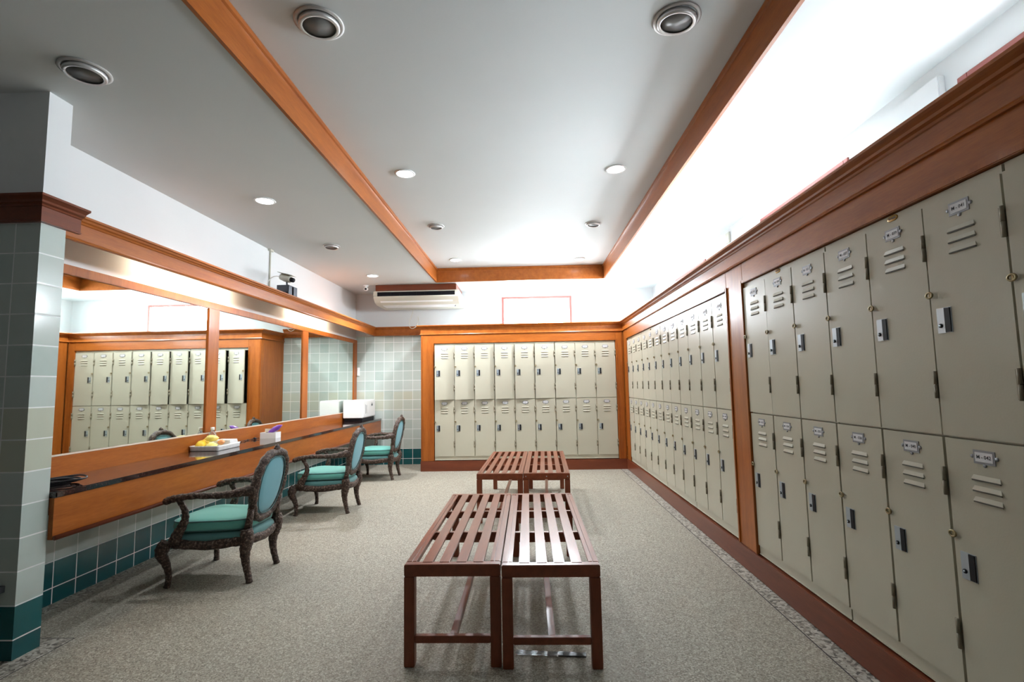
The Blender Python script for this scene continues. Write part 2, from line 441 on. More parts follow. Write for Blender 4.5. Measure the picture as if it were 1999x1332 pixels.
b = MB(); b.box(XR-.008, XR+.05, .3, YB-.007, 0, BH); struct(b.build('baseboard_right', M['red_wood_y'], bevel=.005))
b = MB(); b.box(-1.62, XR+.04, YB+.04, YW-.003, 2.166, 2.186); b.box(XR+.04, XU-.001, -.6, YW-.003, 2.166, 2.186)
struct(b.build('trim_8', M['plaster']))  # unseen top over the lockers, made white to help light bounce

# ------------------------------------------------------------------ canopy over the mirrors, running on along the end wall
CAN = [(0, 2.121), (.026, 2.121), (.030, 2.127), (.026, 2.134), (.020, 2.137), (.020, 2.222), (.026, 2.226), (.030, 2.234), (.040, 2.240), (.044, 2.250), (.054, 2.256), (.054, 2.268), (0, 2.268)]
b = MB(); b.sweep([(-2.568, 2.547), (-2.568, YW-.022), (-1.634, YW-.022)], CAN)
b.box(XW+.002, -2.569, 2.548, YW-.004, 2.250, 2.266)
struct(b.build('trim_9', M['wood_y']))
for y0, lab in ((3.50, 'lit fluorescent tube behind the mirror canopy, at the end nearer the tiled pillar'), (5.85, 'lit fluorescent tube behind the mirror canopy, at the far end near the tiled wall')):
    t = thing('fluorescent_lamp', lab, 'light', (-2.69, y0, 2.205), group='tubes hidden in the mirror canopy')
    b = MB(); b.box(-.02, .02, 0, 1.22, .014, .044); b.box(-.013, .013, 0, .02, -.02, .014); b.box(-.013, .013, 1.2, 1.22, -.02, .014); b.build('batten', M['white_plastic'], t)
    b = MB(); b.tube([(0, .02, -.008), (0, 1.2, -.008)], .013, 12); b.build('tube', M['tube'], t)

# ------------------------------------------------------------------ mirror wall and vanity counter
t = thing('wall_mirror', 'long wood framed wall mirror in three panes above the vanity counter', 'mirror', (XW, 2.56, .754))
fx0, fx1 = .002, .030
b = MB(); L = YW-.006-2.56
for a, c in ((4.36, 4.515), (6.24, 6.40), (8.12, YW-.006)): b.box(fx0, fx1+.004, a-2.56, c-2.56, .136, 1.246)
b.box(fx0, fx1+.004, 0, L, 1.246, 1.306); b.build('frame', M['wood_z'], t, bevel=.003)
b = MB(); b.box(fx0, fx1+.002, 0, L, .126, .1355); b.build('bottom_bead', plain('pale_bead', (.72, .60, .50), .3), t)
for a, c in ((2.56, 4.36), (4.515, 6.24), (6.40, 8.12)):
    b = MB(); b.box(.008, .022, a-2.56+.001, c-2.56-.001, .137, 1.245); b.build('mirror_pane', M['mirror'], t)
t = thing('vanity_counter', 'long wall-hung vanity counter with dark stone top and glossy wood front', 'counter', (XW, 2.548, .51))
L = YW-.004-2.548
b = MB(); b.box(.034, .453, 0, L, .214, .244); b.build('countertop', M['counter'], t, bevel=.004)
b = MB(); b.box(.002, .033, 0, L, .214, .369); b.build('backsplash', M['wood_y'], t, bevel=.003)
b = MB(); b.box(.418, .443, 0, L, .004, .213); b.build('front_panel', M['wood_y'], t)
b = MB(); b.tube([(.4565, 0, .014), (.4565, L, .014)], .0125, 10); b.build('bottom_moulding', M['red_wood_y'], t)
b = MB(); b.box(.002, .417, 0, L, .185, .213)
for k in range(6): b.box(.002, .416, .4+k*1.0, .43+k*1.0, .03, .184)
b.build('bracket', M['red_wood'], t)

# ------------------------------------------------------------------ locker cabinets
DW, D0, D1, D2, D3 = .305, .062, .897, .905, 1.722   # column width, lower door z range, upper door z range
def door_mesh(h):
    m = MB(); w = DW-.012
    m.box(-w, 0, -.018, -.001, 0, h)
    cx = -w/2
    for k in range(3):
        z = h-.108-k*.035
        m.add([(cx-.046, -.0175, z), (cx+.046, -.0175, z), (cx+.054, -.0175, z-.019), (cx-.054, -.0175, z-.019), (cx-.052, -.0228, z-.0155), (cx+.052, -.0228, z-.0155)],
              [(0, 1, 5, 4), (4, 5, 2, 3), (0, 4, 3), (1, 2, 5)], 0)
        m.box(cx-.050, cx+.050, -.0225, -.0178, z-.0205, z-.0165, 1)  # dark strip painted for the shade in the louvre slot
    me = m.mesh('door', [M['locker'], M['inside_shade']], bevel=.0)
    return me
H0, H1 = D1-D0, D3-D2
ME = {0: door_mesh(H0), 1: door_mesh(H1)}
def hinge_mesh():
    m = MB(); m.box(-.012, -.002, -.022, -.018, -.046, .046)
    m.tube([(.002, -.024, -.048), (.002, -.024, -.001)], .0065, 8); m.tube([(.002, -.024, .001), (.002, -.024, .048)], .0065, 8)
    return m.mesh('hinge', M['hinge'])
def latch_mesh():
    m = MB(); m.box(-.028, .004, -.0225, -.018, -.044, .044, 0); m.box(.004, .028, -.0200, -.018, -.044, .044, 0)
    m.box(.003, .025, -.0232, -.0199, -.042, .042, 1); m.lathe([(0, -.026), (.007, -.026), (.008, -.0225), (.0, -.0225)], 12, 1, c=(-.014, 0, -.018), ax='Y')
    m.lathe([(0, -.0275), (.0035, -.0275), (.0035, -.026), (0, -.026)], 8, 0, c=(-.014, 0, -.018), ax='Y')
    return m.mesh('latch', [M['latch'], M['black']])
def hasp_mesh():
    m = MB(); pts = [(.013*math.cos(a), -.026, .010*math.sin(a)) for a in [k*PI/6 for k in range(12)]]
    m.tube(pts, .0035, 6, closed=True); m.box(-.004, .004, -.024, -.018, -.006, .006)
    return m.mesh('hasp_ring', M['brass'])
def holder_mesh():
    m = MB(); m.box(-.038, .038, -.0205, -.018, -.022, .022, 0); m.box(-.031, .031, -.0214, -.0204, -.015, .015, 1)
    for x, z in ((-.043, 0), (.043, 0), (0, -.026)): m.lathe([(0, -.0205), (.0065, -.0205), (.0065, -.018), (0, -.018)], 8, 0, c=(x, 0, z), ax='Y')
    return m
HM, LM, RM = hinge_mesh(), latch_mesh(), hasp_mesh()
GLY = {}
def text_mesh(txt, size):
    cu = bpy.data.curves.new('t', 'FONT'); cu.body = txt; cu.size = size; cu.align_x = 'CENTER'; cu.align_y = 'CENTER'; cu.extrude = .0002; cu.resolution_u = 2; cu.offset = size*.012
    o = bpy.data.objects.new('t', cu); C.objects.link(o); bpy.context.view_layer.update()
    me = bpy.data.meshes.new_from_object(o.evaluated_get(bpy.context.evaluated_depsgraph_get()))
    vs = [tuple(v.co) for v in me.vertices]; fs = [tuple(p.vertices) for p in me.polygons]
    bpy.data.objects.remove(o); bpy.data.curves.remove(cu); bpy.data.meshes.remove(me)
    return vs, fs
def card_mesh(txt):
    m = holder_mesh()
    if txt:
        vs, fs = text_mesh(txt, .0165)
        m.add([(x, -.0216-z, y) for x, y, z in vs], fs, 2)
    else:
        for k in range(5): m.box(-.024+k*.010, -.018+k*.010, -.0218, -.0213, -.003, .004, 2)
    return m.mesh('card_holder', [M['card_frame'], M['card'], M['ink']])
BLANK = card_mesh(None)
def carcass_mesh():
    m = MB(); W = 3*DW-.002; T = .004; Dp = .45; H = 1.756
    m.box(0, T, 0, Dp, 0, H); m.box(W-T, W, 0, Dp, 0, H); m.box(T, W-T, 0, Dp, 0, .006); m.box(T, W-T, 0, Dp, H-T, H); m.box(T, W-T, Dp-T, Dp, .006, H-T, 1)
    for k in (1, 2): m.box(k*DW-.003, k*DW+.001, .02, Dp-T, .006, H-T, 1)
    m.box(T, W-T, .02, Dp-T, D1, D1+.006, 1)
    # face frame round the doors
    m.box(T, W-T, -.010, .02, .006, D0-.001); m.box(T, W-T, -.010, .02, D3+.001, H-T)
    m.box(T, W-T, -.004, .02, D1+.001, D2-.001)
    for k in range(4): m.box(max(T, k*DW-.008), min(W-T, k*DW+.006), -.004, .02, D0-.001, D3+.001)
    m.box(T+.001, W-T-.001, -.014, -.0095, .006, .010)
    return m.mesh('carcass', [M['locker'], M['inside_shade']])
CM = carcass_mesh()
def part(name, me, parent, loc, rz=0):
    o = bpy.data.objects.new(name, me); C.objects.link(o); o.parent = parent; o.location = loc; o.rotation_euler = (0, 0, rz); return o
def cabinet(loc, rz, label, nums, ajar, group, badge=None):
    """nums[column] = (upper text, lower text); ajar[column] = (upper degrees, lower degrees)"""
    t = thing('locker_cabinet', label, 'lockers', loc, rz, group)
    part('carcass', CM, t, (0, 0, 0))
    for c in range(3):
        for up in (1, 0):
            h = H1 if up else H0; z0 = D2 if up else D0
            d = part('door', ME[up], t, (c*DW+DW-.007, 0, z0), math.radians(ajar[c][0 if up else 1]))
            wd = DW-.012; cx = -wd/2
            tx = nums[c][0 if up else 1]
            part('card_holder', card_mesh(tx) if tx else BLANK, d, (cx, 0, h-.050))
            part('latch', LM, d, (-wd+.052, 0, h-.42))
            part('hasp_ring', RM, d, (-wd+.004, 0, h-.325))
            part('hinge', HM, d, (0, 0, h-.150)); part('hinge', HM, d, (0, 0, .175))
    if badge is not None:
        m = MB(); m.lathe([(0, -.0125), (.026, -.0125), (.030, -.010), (0, -.010)], 20, 0, c=(0, 0, 0), ax='Y', sy=.45)
        for k in range(5): m.box(-.018+k*.008, -.013+k*.008, -.0130, -.0122, -.004, .004, 1)
        m.build('maker_badge', [M['gold'], M['ink']], t, (badge, 0, D3+.016))
    return t
def rnd(a, c): return random.uniform(a, c)
def mnum(n): return 'M - %03d' % n
# end wall: three cabinets, the doors at the left standing ajar
aj = [[(15, 0), (13, 0), (11, 0)], [(8, 0), (6, .4), (4, 0)], [(2, 0), (1, .3), (.4, 0)]]
for i, (x, lab) in enumerate(((-1.4195, 'beige six-door locker cabinet in the end wall, leftmost, its upper doors standing ajar'),
                   (-.5035, 'beige six-door locker cabinet in the end wall, middle of three, behind the benches'),
                   (.4125, 'beige six-door locker cabinet in the end wall, rightmost, next to the room corner'))):
    cabinet((x, YB+.021, .156), 0, lab, [(None, None)]*3, aj[i], 'locker cabinets in the end wall')
# right wall: viewer's left to right is far to near
n = 7
labs = ['beige locker cabinet in the right wall, farthest one, beside the corner with the end wall',
        'beige locker cabinet in the right wall, second from the room corner',
        'beige locker cabinet in the right wall, third from the room corner, catching the brightest glare',
        'beige locker cabinet in the right wall, just beyond the wide wood stile']
for i in range(4):
    nm = [(mnum(n+6*i+2*c), mnum(n+6*i+2*c+1)) for c in range(3)]
    cabinet((XL, 7.279-i*.9148, .156), -PI/2, labs[i], nm, [(rnd(0, .9), 0) for c in range(3)], 'locker cabinets in the right wall', .45 if i == 1 else None)
labs = ['beige locker cabinet numbered M-031 to M-036, just nearer than the wide wood stile',
        'beige locker cabinet numbered M-037 to M-042 with a gold badge, large in the right foreground',
        'beige locker cabinet cut off by the right edge, nearest to the viewer']
for i in range(3):
    nm = [(mnum(31+6*i+2*c), mnum(31+6*i+2*c+1)) for c in range(3)]
    cabinet((XL, 3.343-i*.9148, .156), -PI/2, labs[i], nm, [(rnd(.2, 1.0), 0) for c in range(3)], 'locker cabinets in the right wall', .45 if i < 2 else None)

# ------------------------------------------------------------------ slatted benches
def bench(loc, rz, label, W, L, group='slatted benches down the middle of the room'):
    t = thing('slatted_bench', label, 'bench', loc, rz, group)
    H = .45; lg = .048; ew = .046
    for x in (0, W-lg):
        for y in (0, L-lg):
            b = MB(); b.box(x, x+lg, y, y+lg, 0, H-.056); b.build('leg', M['bench_z'], t, bevel=.003)
    b = MB(); b.box(0, W, 0, .045, H-.056, H-.002); b.box(0, W, L-.045, L, H-.056, H-.002)
    b.box(0, .03, .045, L-.045, H-.056, H-.002); b.box(W-.03, W, .045, L-.045, H-.056, H-.002)
    for y in (L*.36, L*.67): b.box(.03, W-.03, y, y+.035, H-.056, H-.014)
    b.build('frame', M['bench_y'], t, bevel=.004)
    b = MB(); inner = W-.06; n = 4; gap = .030; sw = (inner-2*.018-5*gap)/4
    b.box(.03, .048, .045, L-.045, H-.014, H-.001); b.box(W-.048, W-.03, .045, L-.045, H-.014, H-.001)
    for k in range(4):
        x = .048+gap+k*(sw+gap); b.box(x, x+sw, .030, L-.030, H-.014, H)
    b.build('seat_slats', M['bench_y'], t, bevel=.002)
    for y in (.008, L-.036): b = MB(); b.box(lg, W-lg, y, y+.028, .100, .132); b.build('end_rail', M['bench_y'], t, bevel=.003)
    b = MB(); b.box(W/2-.016, W/2+.016, .036, L-.036, .102, .130); b.build('stretcher', M['bench_y'], t, bevel=.003)
    if 'back right' in label:
        for x in (.022, W/2, W-.022):
            b = MB(); b.lathe([(0, -.0015), (.005, -.0015), (.006, 0), (0, 0)], 8, c=(x, 0, H-.03), ax='Y'); b.build('screw', M['chrome'], t)
bench((-.586, 2.352, 0), 0, 'red-brown slatted wood bench, front left one of the four', .442, 1.50)
bench((-.137, 2.335, 0), 0, 'red-brown slatted wood bench, front right one, shining with window light', .445, 1.51)
bench((-.494, 4.70, 0), -.030, 'red-brown slatted wood bench, back left one, nearer the teal chairs', .428, 1.56)
bench((-.060, 4.695, 0), -.030, 'red-brown slatted wood bench, back right one, nearer the lockers', .428, 1.56)
b = MB(); b.box(0, .33, 0, .035, 0, .004); b.box(0, .33, 0, .003, .004, .02); b.box(.20, .33, .003, .033, .004, .007)
tag(b.build('plastic_strip', M['clear'], None, (-.085, 2.462, .0005), rot=(0, 0, -.09)), 'clear plastic strip lying on the floor under the front right bench', 'plastic strip')

# ------------------------------------------------------------------ carved armchairs (local +x is the front)
def outline(scale=1.0, xf=.262, xb=-.250, yf=.268, yb=.205, n=40, bow=.03, inset=0):
    pts = []
    xm = (xf+xb)/2; hx = (xf-xb)/2-inset
    for k in range(n):
        a = 2*PI*k/n; c, s_ = math.cos(a), math.sin(a)
        ux = math.copysign(abs(c)**.38, c); uy = math.copysign(abs(s_)**.38, s_)
        tt = (ux+1)/2; hy = yb+(yf-yb)*tt-inset
        pts.append((xm+hx*ux*scale+bow*(1-uy*uy)*(1 if ux > 0 else -.4)*abs(ux), hy*uy*scale))
    return pts
def puff(m, levels, mi=0, **k):
    """levels: (inset, z)"""
    m.rings([[(x, y, z) for x, y in outline(inset=i, **k)] for i, z in levels], mi)
def back_pt(t_, a=.187, hz=.222, zc=.600, e=.78):
    c, s_ = math.cos(t_), math.sin(t_)
    z = zc+hz*math.copysign(abs(s_)**.86, s_); y = a*math.copysign(abs(c)**e, c)*(1+.06*(z-zc)/hz)
    return y, z
def bx_(z): return -.235-(z-.36)*.20
def armchair(loc, rz, label):
    t = thing('carved_armchair', label, 'chair', loc, rz, 'teal upholstered armchairs along the vanity counter')
    for sgn in (1, -1):
        b = MB(); p = [(.238, .258, 0, .017), (.232, .252, .03, .015), (.234, .250, .09, .016), (.250, .258, .155, .021), (.272, .268, .205, .028), (.268, .266, .245, .034), (.250, .255, .285, .030)]
        q = smooth([(x, y*sgn, z, r) for x, y, z, r in p], 4)
        b.tube([v[:3] for v in q], [v[3]*1.22*(1+.07*math.sin(i*2.4)) for i, v in enumerate(q)], 10, up=(1, 0, 0)); b.build('leg', M['walnut'], t)
        b = MB(); p = [(-.262, .180, 0, .017), (-.248, .176, .05, .017), (-.232, .176, .12, .020), (-.228, .182, .19, .026), (-.240, .192, .25, .033), (-.246, .196, .30, .034), (-.240, .196, .345, .030)]
        q = smooth([(x, y*sgn, z, r) for x, y, z, r in p], 4)
        b.tube([v[:3] for v in q], [v[3]*1.22*(1+.07*math.sin(i*2.4)) for i, v in enumerate(q)], 10, up=(1, 0, 0)); b.build('leg', M['walnut'], t)
    # seat rail, dipping in the middle of every side
    b = MB(); o = outline(n=72, inset=.006)
    pts = []; rad = []
    for k, (x, y) in enumerate(o):
        mid = max(1-abs(x)/.16, 0)*.8 if abs(y) > .15 else max(1-abs(y)/.13, 0)*.8
        pts.append((x, y, .270-.020*mid)); rad.append(.033*(1+.06*math.sin(k*1.7)))
    b.tube(pts, rad, 10, closed=True, flat=.75, up=(0, 0, 1)); b.build('seat_rail', M['walnut'], t)
    b = MB(); puff(b, [(.020, .262), (.004, .274), (-.004, .292), (.0, .312), (.014, .328), (.05, .336)]); b.build('seat', M['teal_dark'], t)
    b = MB(); puff(b, [(.050, .338), (.018, .341), (.010, .350), (.006, .372), (.010, .396), (.018, .408), (.05, .418), (.11, .428), (.18, .431)], 0, bow=.02)
    c = b.build('cushion', M['teal'], t)
    for zz in (.345, .404):
        b = MB(); b.tube([(x, y, zz) for x, y in outline(n=48, inset=.012, bow=.02)], .0045, 6, closed=True); b.build('piping', M['teal_side'], c)
    # arms
    for sgn in (1, -1):
        b = MB()
        p = [(-.290, .190, .600, .034), (-.235, .215, .594, .031), (-.16, .247, .582, .024), (-.06, .270, .580, .020), (.06, .284, .582, .019), (.16, .288, .572, .020), (.225, .284, .556, .021), (.252, .280, .545, .019), (.262, .278, .538, .010)]
        q = smooth([(x, y*sgn, z, r) for x, y, z, r in p], 5)
        b.tube([v[:3] for v in q], [v[3]*1.12*(1+.09*math.sin(i*1.9)) for i, v in enumerate(q)], 10, up=(0, 0, 1), flat=.85)
        b.build('armrest', M['walnut'], t)
        b = MB(); p = [(.165, .284, .566, .019), (.138, .282, .525, .017), (.118, .280, .480, .018), (.122, .276, .425, .022), (.150, .272, .370, .026), (.178, .268, .325, .030), (.19, .264, .285, .034)]
        q = smooth([(x, y*sgn, z, r) for x, y, z, r in p], 5)
        b.tube([v[:3] for v in q], [v[3]*1.15*(1+.09*math.sin(i*2.1)) for i, v in enumerate(q)], 10, up=(1, 0, 0), flat=.8); b.build('arm_support', M['walnut'], t)
    # back: oval carved frame, two short posts, padded panel, small crest
    b = MB(); k = 64; pts = []; rad = []
    for i in range(k):
        y, z = back_pt(2*PI*i/k); pts.append((bx_(z), y, z)); rad.append(.029*(1+.10*math.sin(i*1.55)))
    b.tube(pts, rad, 10, closed=True, up=(1, 0, .2), flat=.95)
    for sgn in (1, -1): b.tube([(-.242, .190*sgn, .325), (-.250, .178*sgn, .40), (-.262, .184*sgn, .47)], [.026, .022, .020], 10, up=(1, 0, 0))
    fr = b.build('back_frame', M['walnut'], t)
    b = MB(); zt = .846
    b.tube([(bx_(zt), -.030, zt-.006), (bx_(zt)-.004, 0, zt+.010), (bx_(zt), .030, zt-.006)], [.010, .020, .010], 8, up=(1, 0, 0))
    for dy in (-.014, 0.0, .014): b.lathe([(0, -.010), (.009, -.004), (.009, .006), (0, .013)], 10, c=(bx_(zt)-.004, dy, zt+.020-abs(dy)*.5))
    b.build('crest', M['walnut'], fr)
    b = MB(); R = []
    for off, sc in ((-.020, .55), (-.017, .80), (-.008, .93), (.0, .95), (.008, .93), (.017, .80), (.020, .55)):
        r = []
        for i in range(40):
            y, z = back_pt(2*PI*i/40, .172, .205); y *= sc; z = .600+(z-.600)*sc; r.append((bx_(z)+off, y, z))
        R.append(r)
    b = MB(); b.rings(R); bp = b.build('back_panel', M['blue_teal'], t)
    for off in (-.020, .020):
        b = MB(); b.tube([(bx_(z)+off, y, z) for y, z in [back_pt(2*PI*i/48, .154, .190) for i in range(48)]], .0035, 6, closed=True); b.build('piping', M['teal_side'], bp)
    return t
armchair((-2.115, 3.523, 0), PI, 'carved dark wood armchair with teal cushion, nearest one, in front of the white tray')
armchair((-2.112, 5.297, 0), PI+.01, 'carved dark wood armchair with teal cushion, middle one along the counter')
armchair((-2.135, 7.085, 0), PI-.02, 'carved dark wood armchair with teal cushion, farthest one, near the tiled end wall')

# ------------------------------------------------------------------ ceiling lights
def downlight(x, y, z, on, label, r=.082, tilt=(0, 0), grp=''):
    t = thing('downlight', label, 'ceiling light', (x, y, z), 0, grp)
    b = MB()
    if on: b.lathe([(r*.86, -.001), (r, -.001), (r*1.06, -.006), (r*1.0, -.011), (r*.86, -.010)], 32)
    else: b.lathe([(r*.98, -.0005), (r*1.16, -.0005), (r*1.18, -.006), (r*1.02, -.010), (r*.98, -.006)], 32)
    b.build('ring', M['ring'] if not on else M['white_plastic'], t)
    if on:
        b = MB(); b.lathe([(0, -.009), (r*.80, -.009), (r*.86, -.004), (0, -.002)], 32); b.build('lens', M['lens_on'], t)
        ld = bpy.data.lights.new('downlight_beam', 'SPOT'); ld.energy = SPOT*(1 if y < 5 else 4.6); ld.color = (.93, .95, 1); ld.spot_size = 2.4; ld.spot_blend = .6; ld.shadow_soft_size = .06
        lo = bpy.data.objects.new('downlight_beam', ld); C.objects.link(lo); lo.parent = t; lo.location = (0, 0, -.05)
    else:
        b = MB(); b.lathe([(r*.78, -.026), (r*.90, -.030), (r*.97, -.022), (r*.95, -.004), (r*.80, -.004), (r*.78, -.02)], 32)
        b.build('inner_rim', M['rim'], t, rot=(tilt[0], tilt[1], 0))
        b = MB(); b.lathe([(0, -.020), (r*.79, -.020), (r*.79, -.010), (0, -.010)], 32); b.build('lens', M['lens_off'], t, rot=(tilt[0], tilt[1], 0))
G = 'round downlights in the ceiling'
downlight(-.985, 2.262, ZT, 0, 'unlit round downlight in the raised ceiling, near the orange beam, top left', .100, (.05, -.05), G)
downlight(.767, 2.329, ZT, 0, 'unlit round downlight hanging askew in the raised ceiling, top right above the benches', .098, (.08, .06), G)
downlight(-2.142, 2.255, ZC, 0, 'unlit round downlight in the low ceiling above the tiled pillar', .092, (0, 0), G)
downlight(-.993, 3.999, ZT, 1, 'lit round downlight in the raised ceiling, nearer left one', .080, grp=G)
downlight(.767, 4.035, ZT, 1, 'lit round downlight in the raised ceiling, nearer right one', .080, grp=G)
downlight(-.989, 5.390, ZT, 0, 'unlit round downlight in the raised ceiling, farther left one', .078, (.05, -.04), G)
downlight(.764, 5.446, ZT, 0, 'unlit round downlight in the raised ceiling, farther right one', .078, (.05, .04), G)
downlight(-.990, 6.887, ZT, 1, 'lit round downlight by the far left corner of the raised ceiling', .080, grp=G)
downlight(.770, 7.020, ZT, 1, 'lit round downlight by the far right corner of the raised ceiling', .080, grp=G)
downlight(-2.166, 3.978, ZC, 1, 'lit round downlight in the low ceiling above the nearest armchair', .080, grp=G)
downlight(-2.147, 5.348, ZC, 0, 'unlit round downlight in the low ceiling between two lit ones', .078, (0, 0), G)
downlight(-2.160, 6.851, ZC, 1, 'lit round downlight in the low ceiling beside the air conditioner', .080, grp=G)

# ------------------------------------------------------------------ air conditioner
t = thing('air_conditioner', 'long cream air conditioner under a wood block on the end wall', 'air conditioner', (-1.69, 7.50, 2.54))
b = MB(); b.box(-.625, .62, .0, .70, .20, .292); b.build('mounting_block', M['red_wood'], t, bevel=.003)
b = MB(); b.prism([(.03, .196), (.70, .196), (.70, .005), (.16, .002), (.06, .030), (.0, .085), (-.015, .10), (-.015, .115), (.03, .118)], 'X', -.655, .655)
b.box(-.655, -.600, -.012, .03, .118, .196); b.box(.600, .655, -.012, .03, .118, .196); b.box(-.600, .600, -.006, .03, .182, .196)
b.build('casing', M['cream_plastic'], t, bevel=.004)
b = MB(); b.box(-.60, .60, .012, .029, .119, .181)
for k in range(5): b.box(-.60, .60, .004, .012, .126+k*.011, .130+k*.011)
for k in range(9): b.box(-.52+k*.13, -.516+k*.13, .000, .012, .12, .18)
b.build('grille', M['black'], t)
b = MB(); b.add([(-.56, .035, .048), (.56, .035, .048), (.56, .055, .026), (-.56, .055, .026)], [(0, 1, 2, 3)]); b.box(-.56, .56, .18, .40, -.004, .0015)
b.build('louvre_flap', M['white_plastic'], t)
b = MB(); b.lathe([(0, -.012), (.012, -.010), (.012, .004), (0, .004)], 10, c=(.56, .30, 0)); b.build('drain_stub', M['grey_metal'], t)
q = smooth([(-.18, .60, -.002), (-.20, .60, -.10), (-.235, .55, -.21), (-.22, .53, -.30), (-.17, .51, -.33), (-.11, .53, -.29), (-.09, .58, -.20), (-.10, .60, -.12)], 6)
b = MB(); b.tube(q, .0045, 6); tag(b.build('cable_loop', M['cream_plastic'], None, (-1.69, 7.50, 2.54)), 'thin cream cable loop dangling under the air conditioner', 'cable')

# ------------------------------------------------------------------ camera on the canopy and the wires
t = thing('security_camera', 'cream security camera on a grey stand on top of the mirror canopy', 'camera', (-2.64, 5.36, 2.266))
b = MB(); b.box(-.065, -.060, -.10, .10, 0, .125); b.box(.060, .065, .02, .10, 0, .125); b.box(-.060, .065, .095, .10, 0, .125); b.box(-.060, .065, -.10, .10, .120, .125); b.box(.060, .065, -.10, -.02, 0, .125); b.box(-.060, .065, -.10, -.095, .05, .12)
b.build('stand', M['grey_metal'], t)
b = MB(); b.tube([(0, 0, .125), (.0, -.01, .175)], .010, 8); b.build('swivel_arm', M['grey_metal'], t)
b = MB(); q = [(-.085, .02, .245), (-.075, .018, .242), (-.02, .0, .222), (.045, -.02, .200), (.05, -.021, .199)]
b.tube(q, [.018, .036, .042, .038, .030], 14, up=(0, 0, 1)); b.add([(-.09, -.05, .286), (-.09, .06, .286), (.085, .03, .238), (.085, -.075, .238), (-.09, -.05, .282), (-.09, .06, .282), (.085, .03, .234), (.085, -.075, .234)], [(0, 1, 2, 3), (4, 7, 6, 5), (0, 4, 5, 1), (1, 5, 6, 2), (2, 6, 7, 3), (3, 7, 4, 0)])
b.build('housing', M['cream_plastic'], t)
b = MB(); b.tube([(.045, -.020, .200), (.085, -.034, .186)], [.026, .024], 14, up=(0, 0, 1)); b.build('lens', M['black'], t)
b = MB(); q = smooth([(-.09, .02, .245), (-.13, -.04, .235), (-.16, -.10, .17), (-.165, -.12, .08), (-.15, -.13, .005)], 6); b.tube(q, .0045, 6); b.build('camera_cable', M['white_plastic'], t)
b = MB(); b.box(XW+.001, XW+.016, 5.425, 5.441, 2.27, ZC-.001); b.box(XW+.001, XW+.03, 5.40, 5.47, ZC-.022, ZC-.001)
tag(b.build('wall_conduit', M['cream_plastic']), 'thin cream cable conduit running up the wall beside the security camera', 'conduit')
t = thing('dome_camera', 'tiny white camera with a black lens on the ceiling left of the air conditioner', 'camera', (-2.47, 7.52, ZC))
b = MB(); b.lathe([(0, -.001), (.045, -.001), (.045, -.012), (.020, -.018), (.016, -.034), (0, -.034)], 20); b.build('mount', M['white_plastic'], t)
b = MB(); b.lathe([(0, -.085), (.018, -.083), (.033, -.068), (.034, -.050), (.022, -.036), (0, -.032)], 20); b.build('ball', M['white_plastic'], t)
b = MB(); b.lathe([(0, 0), (.016, .002), (.016, .014), (0, .014)], 14, ax='Y'); b.build('lens', M['black'], t, (.008, -.044, -.062))
b = MB(); b.box(-2.846, -2.806, YW-.022, YW-.001, 1.465, 1.60); tag(b.build('wall_switch', M['white_plastic'], bevel=.004), 'narrow white switch plate on the tiled end wall beside the mirror', 'switch')
b = MB(); b.box(XU-.018, XU-.001, 5.06, 5.14, 2.68, 2.79); tag(b.build('wall_box', M['cream_plastic'], bevel=.003), 'small cream junction box high on the bright right wall', 'junction box')
b = MB(); b.box(-2.60, -2.525, PY0-.030, PY0-.001, .315, .345); b.tube([(-2.56, PY0-.028, .312), (-2.56, PY0-.028, .24), (-2.575, PY0-.028, .22)], .012, 8)
tag(b.build('wall_bracket', M['grey_metal']), 'small grey metal bracket low on the front of the tiled pillar', 'bracket')

# ------------------------------------------------------------------ things on the counter
CZ = .7545
b = MB()
for k in range(4):
    cx, cy = -2.63+.01*k, 2.72+.012*k; rx, ry = .075+.01*k, .085+.008*k
    b.tube([(cx+rx*math.cos(a)*(1+.1*math.sin(2*a+k)), cy+ry*math.sin(a), .006+.007*k+.003*math.sin(3*a+k)) for a in [2*PI*i/40 for i in range(40)]], .0045, 6, closed=True)
q = smooth([(-2.72, 2.60, .006), (-2.64, 2.66, .03), (-2.58, 2.74, .033), (-2.55, 2.80, .015), (-2.60, 2.83, .008), (-2.70, 2.80, .006)], 6); b.tube(q, .005, 6)
tag(b.build('cable_coil', M['black'], None, (0, 0, CZ+.002)), 'coiled black cable on the near end of the counter', 'cable')
